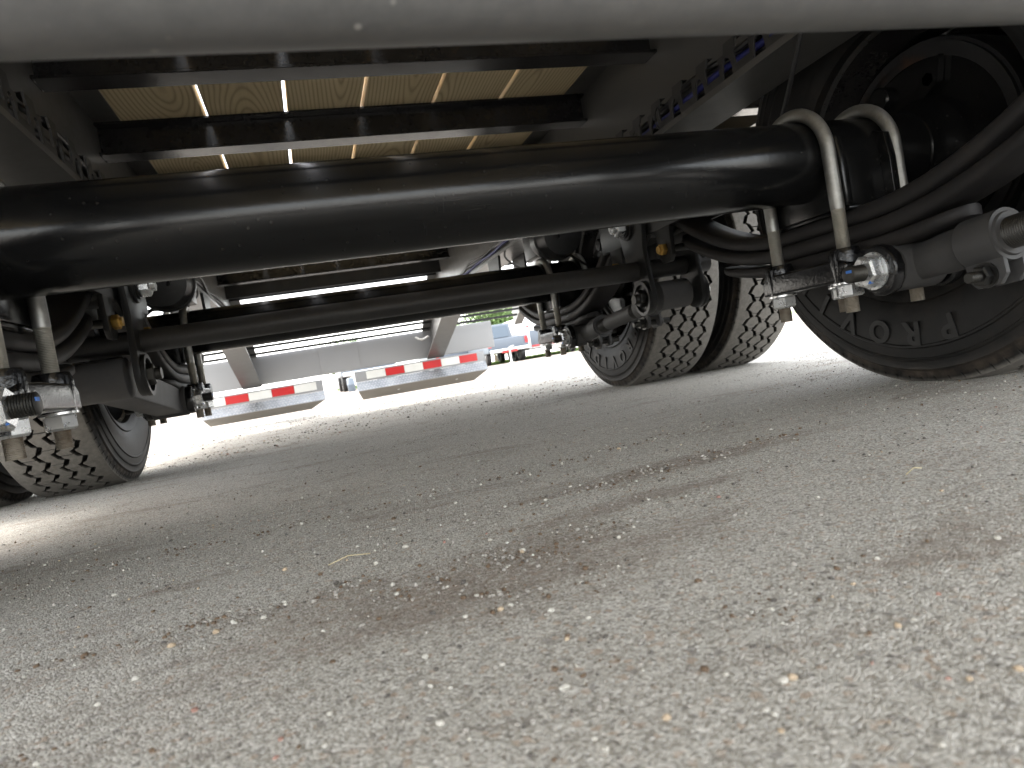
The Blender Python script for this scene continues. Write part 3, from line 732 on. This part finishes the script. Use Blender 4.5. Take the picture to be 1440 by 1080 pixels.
# ------------------------------------------------ wiring along the rails
def arch(b, x0, x1, y, z0, h, n=8, wd=.030):
    """one saddle of the cable rack: a post plate with an open notch above and an arch below"""
    prof_l = [(y-.022, z0), (y-.022, z0+h*.62)]
    # quads around an arch hole
    r = wd/2
    top = []
    for k in range(n+1):
        a = math.pi*k/n; top.append((y-r*math.cos(a), z0+.006+(h*.5)*math.sin(a)))
    for k in range(n):
        (ya, za), (yb, zb) = top[k], top[k+1]
        b.prism([(ya, za), (yb, zb), (yb, z0+h*.72), (ya, z0+h*.72)], x0, x1)
    b.prism([(y-.024, z0), (y-r, z0), (y-r, z0+h*.72), (y-.024, z0+h*.72)], x0, x1); b.prism([(y+r, z0), (y+.024, z0), (y+.024, z0+h*.72), (y+r, z0+h*.72)], x0, x1)
    b.prism([(y-.028, z0+h*.72), (y+.006, z0+h*.72), (y+.002, z0+h), (y-.034, z0+h)], x0, x1)
for s in (-1, 1):
    xr = XC+s*(DS-.058)
    for k in range(24):
        b = MB(); arch(b, -.0016, .0016, 0, 0, .060)
        b.box(-.0016, .0016, .024, .066, 0, .014)
        b.box(-.0016, s*.012, -.034, .002, .0585, .0601)
        if k == 0: rk0 = b.build('cable_saddle', 'bar2', T, (xr, .34+.09*k, ZR0+.0115)); 
        else:
            o = rk0.copy(); col.objects.link(o); o.location = Vector((xr, .34+.09*k, ZR0+.0115))-wpos(T)
    def cab(name, mk, r, dx, dz, ph, y0=.1, y1=4.0, amp=.0035):
        pts = [(xr+s*dx+amp*math.sin(y*9+ph), y, ZR0+dz+amp*math.sin(y*13+ph*2)) for y in np.linspace(y0, y1, 90)]
        MB().tube(pts, r, 10).build(name, mk, T)
    s > 0 and cab('cable', 'blue', .0062, .013, .034, 0); cab('cable', 'cable', .0075, .022, .052, 1.3); cab('cable', 'cable', .005, .012, .056, 2.2, amp=.009)
    cab('cable', 'cable', .006, .022, .024, 4.)
    MB().tube([(xr+s*.012, .86, .625), (xr+s*.010, .875, .628), (xr+s*.008, .89, .622)], .003, 8).build('wire', 'redwire', T)
# brake cable tied to the right rail and hanging down to the axle
xr = XC+DS-.058
pts = [(xr+.02, .80, .625), (xr+.002, .815, .628), (xr-.006, .85, .60), (xr+.005, .90, .545), (xr+.022, .965, .485), (xr+.03, 1.0, .455), (xr+.045, 1.0, .425), (xr+.07, .99, .40)]
def smooth(pts, n=6):
    P = [Vector(p) for p in pts]; out = []
    for i in range(len(P)-1):
        p0 = P[max(i-1, 0)]; p1 = P[i]; p2 = P[i+1]; p3 = P[min(i+2, len(P)-1)]
        for k in range(n):
            t_ = k/n; out.append(.5*((2*p1)+(p2-p0)*t_+(2*p0-5*p1+4*p2-p3)*t_*t_+(3*p1-p0-3*p2+p3)*t_**3))
    return out+[P[-1]]
MB().tube(smooth(pts), .0038, 10).build('brake_cable', 'cable', T)
for (yy) in (.815, 1.31):
    b = MB(); b.tube([(xr+.012+.022*math.cos(a), yy+.002*math.sin(a*2), .610+.028*math.sin(a)) for a in np.linspace(0, 6.1, 22)], .0016, 6)
    b.tube([(xr-.010, yy, .612), (xr-.016, yy-.006, .606), (xr-.02, yy-.016, .612)], .0012, 5)
    b.build('cable_tie', 'cable', T)
# hoses at the far left and right ends of the second axle
for s in (-1, 1):
    xr = XC+s*(DS-.03)
    MB().tube(smooth([(xr, 1.75, .60), (xr-s*.05, 1.85, .55), (xr-s*.03, 1.98, .50), (xr+s*.02, 2.05, .46), (xr+s*.1, 2.1, .42)]), .0045, 8).build('brake_hose', 'cable', T)
    MB().tube(smooth([(xr, .30, .60), (xr-s*.03, 2.2, .60), (xr, 2.45, .62), (xr-s*.02, 2.6, .56), (xr+s*.1, 2.7, .5)]), .004, 8).build('brake_hose', 'cable', T)

# brake chambers and stop blocks clamped above the second axle
for s in (-1, 1):
    xx = XC+s*(DS-.035)
    g = empty('brake_chamber', (xx, 2.17, .50), T)
    b = MB(); b.lathe([(-.075, .03), (-.07, .062), (-.012, .070), (-.010, .076), (.010, .076), (.012, .070), (.06, .066), (.075, .04)], (xx-s*.01, 2.05, .515), (0, 1, .1), 36)
    b.build('can', 'black2', g, (0, 0, 0)) if 0 else b.build('can', 'black2', g, (0, 0, 0))
    MB().box(xx-.055, xx+.055, 2.13, 2.24, .475, .573).build('stop_block', 'black2', g, (0, 0, 0), bevel=.004)
    MB().cyl((xx-s*.01, 2.12, .52), (xx+s*.05, 2.30, .455), .009, 12).build('push_rod', 'zinc', g, (0, 0, 0))
# ------------------------------------------------ the dovetail and rear beam
for i in range(10):
    y = 4.175+.066*i; z = .862-(y-YD)*.558
    b = MB(); b.box(XC-1.255, XC+1.255, y-.008, y+.008, z-.020, z-.004)
    b.build('grate_rung', 'black2', T)
b = MB(); b.box(XC-1.258, XC+1.06, YE, YE+.10, .262, .452); b.build('rear_beam', 'greytrail', T, bevel=.006)
MB().box(.075, .335, YE-.006, YE-.0005, .268, .446).build('centre_panel', 'greytrail', T, bevel=.001)
def tailbox(x0, x1, zt, ntape, tx0, tx1, first_white):
    g = empty('tail_box', ((x0+x1)/2, YE+.05, .05), T)
    b = MB(); ya = YE-.02
    # section: tape face, tread plate leaning forward, lower face tucked back
    sec = [(ya, zt), (ya, zt-.075), (ya-.055, zt-.135), (ya+.02, .045), (ya+.16, .045), (ya+.16, zt)]
    b.prism([(ya, zt), (ya, zt-.075), (ya+.16, zt-.075), (ya+.16, zt)], x0, x1, 0)
    o = b.build('upper_box', 'greytrail', g, bevel=.003)
    def slab(p, q, xa, xb, th, xa2=None, xb2=None):
        (y_a, z_a), (y_b, z_b) = p, q; xa2 = xa if xa2 is None else xa2; xb2 = xb if xb2 is None else xb2
        m = MB(); m.add([(xa, y_a, z_a), (xb, y_a, z_a), (xb2, y_b, z_b), (xa2, y_b, z_b), (xa, y_a+th, z_a), (xb, y_a+th, z_a), (xb2, y_b+th, z_b), (xa2, y_b+th, z_b)],
                        [(0, 1, 2, 3), (7, 6, 5, 4), (0, 4, 5, 1), (1, 5, 6, 2), (2, 6, 7, 3), (3, 7, 4, 0)]); return m
    slab((ya-.001, zt-.076), (ya-.05, zt-.135), x0, x1, .02).build('tread_plate', 'plate', g)
    slab((ya-.049, zt-.1355), (ya+.03, .047), x0+.001, x1-.001, .02, x0+.03, x1-.10).build('lower_plate', 'boxlow', g)
    m = MB(); nn = int((x1-x0)/.021)
    for r_ in range(4):
        for i in range(nn):
            x = x0+.012+i*.021+(r_ % 2)*.0105; t_ = .12+r_*.25; y = ya-.001-.049*t_-.0025; z = zt-.076-.059*t_
            sl_ = 1 if (i+r_) % 2 else -1
            m.add([(x-.009, y, z-.004*sl_), (x, y-.0012, z-.003), (x+.009, y, z+.004*sl_), (x, y-.0012, z+.003), (x, y-.003, z)], [(0, 1, 4), (1, 2, 4), (2, 3, 4), (3, 0, 4)])
    tag(m.build('tread_pattern', 'brushed', g), kind='stuff')
    wt = (tx1-tx0)/ntape
    for i in range(ntape):
        m = MB(); m.box(tx0+wt*i+.0008, tx0+wt*(i+1)-.0008, ya-.0035, ya-.0006, zt-.062, zt-.010)
        m.build('reflective_tape', 'white' if (i % 2 == 0) == first_white else 'red', g)
    for fx in (.3, .75):
        m = MB(); m.lathe([(0, .012), (.004, .010), (.007, .004)], (x0+(x1-x0)*fx, ya+.002-.006, .085), (0, -1, .4), 16); m.build('rivet', 'zinc', g)
tailbox(-.70, .068, .232, 5, -.695, .025, True)
tailbox(.285, 1.205, .246, 6, .36, 1.15, True)
# loose tag of white cord on the right dovetail rail
MB().tube(smooth([(.80, 4.62, .40), (.76, 4.60, .385), (.735, 4.60, .39), (.71, 4.60, .405)]), .006, 8).build('cord', 'white', T)

# ---------------------------------------------------------------- far background
def enclosed_trailer(x, y, wd, ln, h, label):
    g = empty('enclosed_trailer', (x, y, -.03)); tag(g, label, 'trailer')
    b = MB(); b.box(x-wd/2, x+wd/2, y, y+ln, .42, h); b.build('body', 'carwhite', g, bevel=.09, seg=4)
    b = MB(); b.box(x-wd/2+.14, x+wd/2-.14, y-.03, y-.002, .50, h-.72); b.build('rear_door', 'carblue', g, bevel=.008)
    b = MB(); b.box(x-.42, x+.42, y-.05, y-.031, h-.88, h-.78); b.build('name_plate', 'white', g)
    for i in range(8):
        if i in (3, 4): continue
        xx = x-wd/2+.16+i*(wd-.32)/8; MB().box(xx, xx+(wd-.32)/8-.004, y-.05, y-.032, .50, .58).build('reflective_tape', 'red' if i % 2 == 0 else 'white', g)
    for s in (-1, 1):
        MB().box(x+s*(wd/2-.14), x+s*(wd/2-.02), y-.012, y-.001, h-.55, h-.47).build('marker_lamp', 'red', g)
        for k in (0, 1):
            b = MB(); yy = y+ln*.45+k*.8; xx = x+s*(wd/2-.14)
            b.lathe([(-.1, .2), (-.1, .33), (-.07, .355), (.07, .355), (.1, .33), (.1, .2)], (xx, yy, .32), (1, 0, 0), 28, False); b.build('tyre', 'cable', g)
            MB().lathe([(-.06, .21), (.0, .15), (.0, .02)], (xx, yy, .32), (s, 0, 0), 20, False).build('rim', 'zinc', g)
    for i in range(5): MB().box(x-wd/2+.14+(i+1)*(wd-.28)/6-.006, x-wd/2+.14+(i+1)*(wd-.28)/6+.006, y-.034, y-.0305, .6, h-.95).build('door_rib', 'cable', g)
    return g
enclosed_trailer(11.35, 30, 3.3, 6, 1.98, 'white enclosed cargo trailer with slate blue rear door, parked far off by the grass')
def pickup(x, y, mk, label, rz=0., sc_=1., rh=1.85):
    g = empty('pickup_truck', (x, y, -.03)); tag(g, label, 'pickup')
    prof = [(-2.7, .55), (2.6, .50), (2.7, .75), (2.62, 1.0), (1.35, 1.10), (.75, rh), (-.55, rh), (-.85, 1.15), (-2.7, 1.12)]
    b = MB()
    def P(pp, x0, x1, mi=0): b.prism([(y+a, z) for a, z in pp], x0, x1, mi)
    P([(-2.7, .5), (2.65, .5), (2.65, 1.02), (-2.7, 1.1)], x-.95, x+.95)
    P([(-.85, 1.1), (1.35, 1.08), (.7, rh), (-.6, rh)], x-.80, x+.80)
    b.build('body', mk, g, bevel=.05, seg=3)
    MB().prism([(y-.905, 1.2), (y-.895, 1.2), (y-.68, rh-.1), (y-.69, rh-.1)], x-.66, x+.66).build('rear_window', 'glass', g)
    for s in (-1, 1):
        MB().prism([(y-.7, 1.15), (y+1.15, 1.15), (y+.65, rh-.08), (y-.5, rh-.08)], x+s*.801, x+s*.815).build('side_window', 'glass', g)
        MB().box(x+s*.80, x+s*.94, y-2.74, y-2.702, .75, 1.03).build('tail_lamp', 'red', g)
        for yy in (-1.75, 1.75):
            wv = MB(); wv.lathe([(-.12, .2), (-.12, .33), (-.09, .38), (.09, .38), (.12, .33), (.12, .2)], (x+s*.82, y+yy, .35), (1, 0, 0), 28, False)
            wv.build('tyre', 'cable', g); MB().lathe([(.05, .22), (.02, .17), (.09, .05)], (x+s*.82, y+yy, .35), (s, 0, 0), 20, False).build('rim', 'zinc', g)
    MB().box(x-.9, x+.9, y-2.85, y-2.72, .48, .62).build('bumper', 'zinc', g, bevel=.01)
    MB().box(x-.7, x+.7, y-2.72, y-2.702, .68, 1.04).build('tailgate', mk, g, bevel=.006)
    return g
pickup(8.55, 32.0, 'carblue', 'slate blue pickup parked far behind, left of the white enclosed trailer')
pickup(6.9, 36, 'carblue', 'slate blue pickup half hidden behind the right tail box of the trailer', rh=1.75)
pickup(1.95, 27, 'carblue', 'slate blue pickup seen through the gap between the two tail boxes', rh=1.6)
# stand jack with lamps near the blue pickup
g = empty('trailer_jack', (7.9, 27, -.035)); tag(g, 'small pale trailer jack standing in front of the blue pickup', 'trailer jack')
MB().cyl((7.9, 27, .0), (7.9, 27, .62), .035, 16).build('post', 'zinc', g); MB().cyl((7.9, 27, -.035), (7.9, 27, .0), .11, 20).build('foot', 'zinc', g)
MB().box(7.6, 8.25, 27.03, 27.12, .42, .52).build('drawbar', 'red', g, bevel=.01); MB().cyl((7.9, 27, .62), (8.1, 27, .66), .015, 10).build('handle', 'white', g)
g = empty('barrel', (1.15, 22, -.035)); tag(g, 'small bright blue barrel standing on the gravel beyond the gap in the tail', 'barrel')
MB().lathe([(0, .10), (.03, .115), (.2, .12), (.22, .128), (.24, .12), (.40, .115), (.43, .09)], (1.15, 22, -.035), (0, 0, 1), 28).build('drum', 'carblue', g)

def grass_strip(y0, y1, x0, x1, n):
    px = rng.uniform(x0, x1, n); py = rng.uniform(y0, y1, n); h = rng.uniform(.05, .16, n); a = rng.uniform(0, 3.14, n); l = rng.normal(0, .04, (n, 2))
    V = np.zeros((n, 3, 3)); V[:, 0] = np.stack([px-.02*np.cos(a), py-.02*np.sin(a), 0*px-.04], 1); V[:, 1] = np.stack([px+.02*np.cos(a), py+.02*np.sin(a), 0*px-.04], 1)
    V[:, 2] = np.stack([px+l[:, 0], py+l[:, 1], h], 1)
    me = bpy.data.meshes.new('grass_verge'); me.from_pydata(V.reshape(-1, 3).tolist(), [], np.arange(3*n).reshape(-1, 3).tolist()); me.materials.append(M['grass'])
    tag(link('grass_verge', me), kind='stuff')
grass_strip(33, 46, 1.5, 24, 22000)
b = MB(); b.add([(1.5, 33, -.03), (90, 33, -.03), (90, 120, -.03), (1.5, 120, -.03)], [(0, 1, 2, 3)]); tag(b.build('grass_field', 'grass'), kind='structure')
def tree(x, y, h, cr, label, seed):
    r_ = random.Random(seed); g = empty('tree', (x, y, -.03)); tag(g, label, 'tree', None)
    b = MB(); b.cyl((x, y, -.03), (x+.1, y, h*.6), .16, 12, r1=.07)
    tips = []
    for k in range(11):
        a = k*2.4; z0 = h*(.28+.03*k); L_ = cr*r_.uniform(.5, .95); z1 = z0+h*r_.uniform(.12, .3)
        e = (x+L_*math.cos(a), y+L_*math.sin(a), z1); b.cyl((x, y, z0), e, .05, 8, r1=.015); tips.append(e)
    b.build('trunk', 'trunk', g)
    n = 4200; V = []; Fs = []
    cl = tips+[(x+r_.gauss(0, cr*.35), y+r_.gauss(0, cr*.35), h*r_.uniform(.5, .95)) for _ in range(16)]
    for i in range(n):
        c_ = r_.choice(cl); s_ = cr*.24
        p = Vector((c_[0]+r_.gauss(0, s_), c_[1]+r_.gauss(0, s_), c_[2]+r_.gauss(0, s_*.8)))
        u_ = Vector((r_.gauss(0, 1), r_.gauss(0, 1), r_.gauss(0, 1))).normalized(); v_ = u_.orthogonal().normalized(); q = .11
        k = len(V); V += [p-u_*q, p+v_*q*.6, p+u_*q, p-v_*q*.6]; Fs.append((k, k+1, k+2, k+3))
    me = bpy.data.meshes.new('crown'); me.from_pydata([tuple(v) for v in V], [], Fs); me.materials.append(M['leaf']); link('crown', me, g)
tree(12.4, 46, 4.6, 1.9, 'light green young tree behind the white enclosed trailer', 1)
tree(14.9, 49, 5.0, 2.2, 'fuller green tree to the right of the young tree behind the white enclosed trailer', 2)
tree(2.6, 52, 3.2, 1.8, 'low green tree seen through the gap between the two tail boxes', 3)
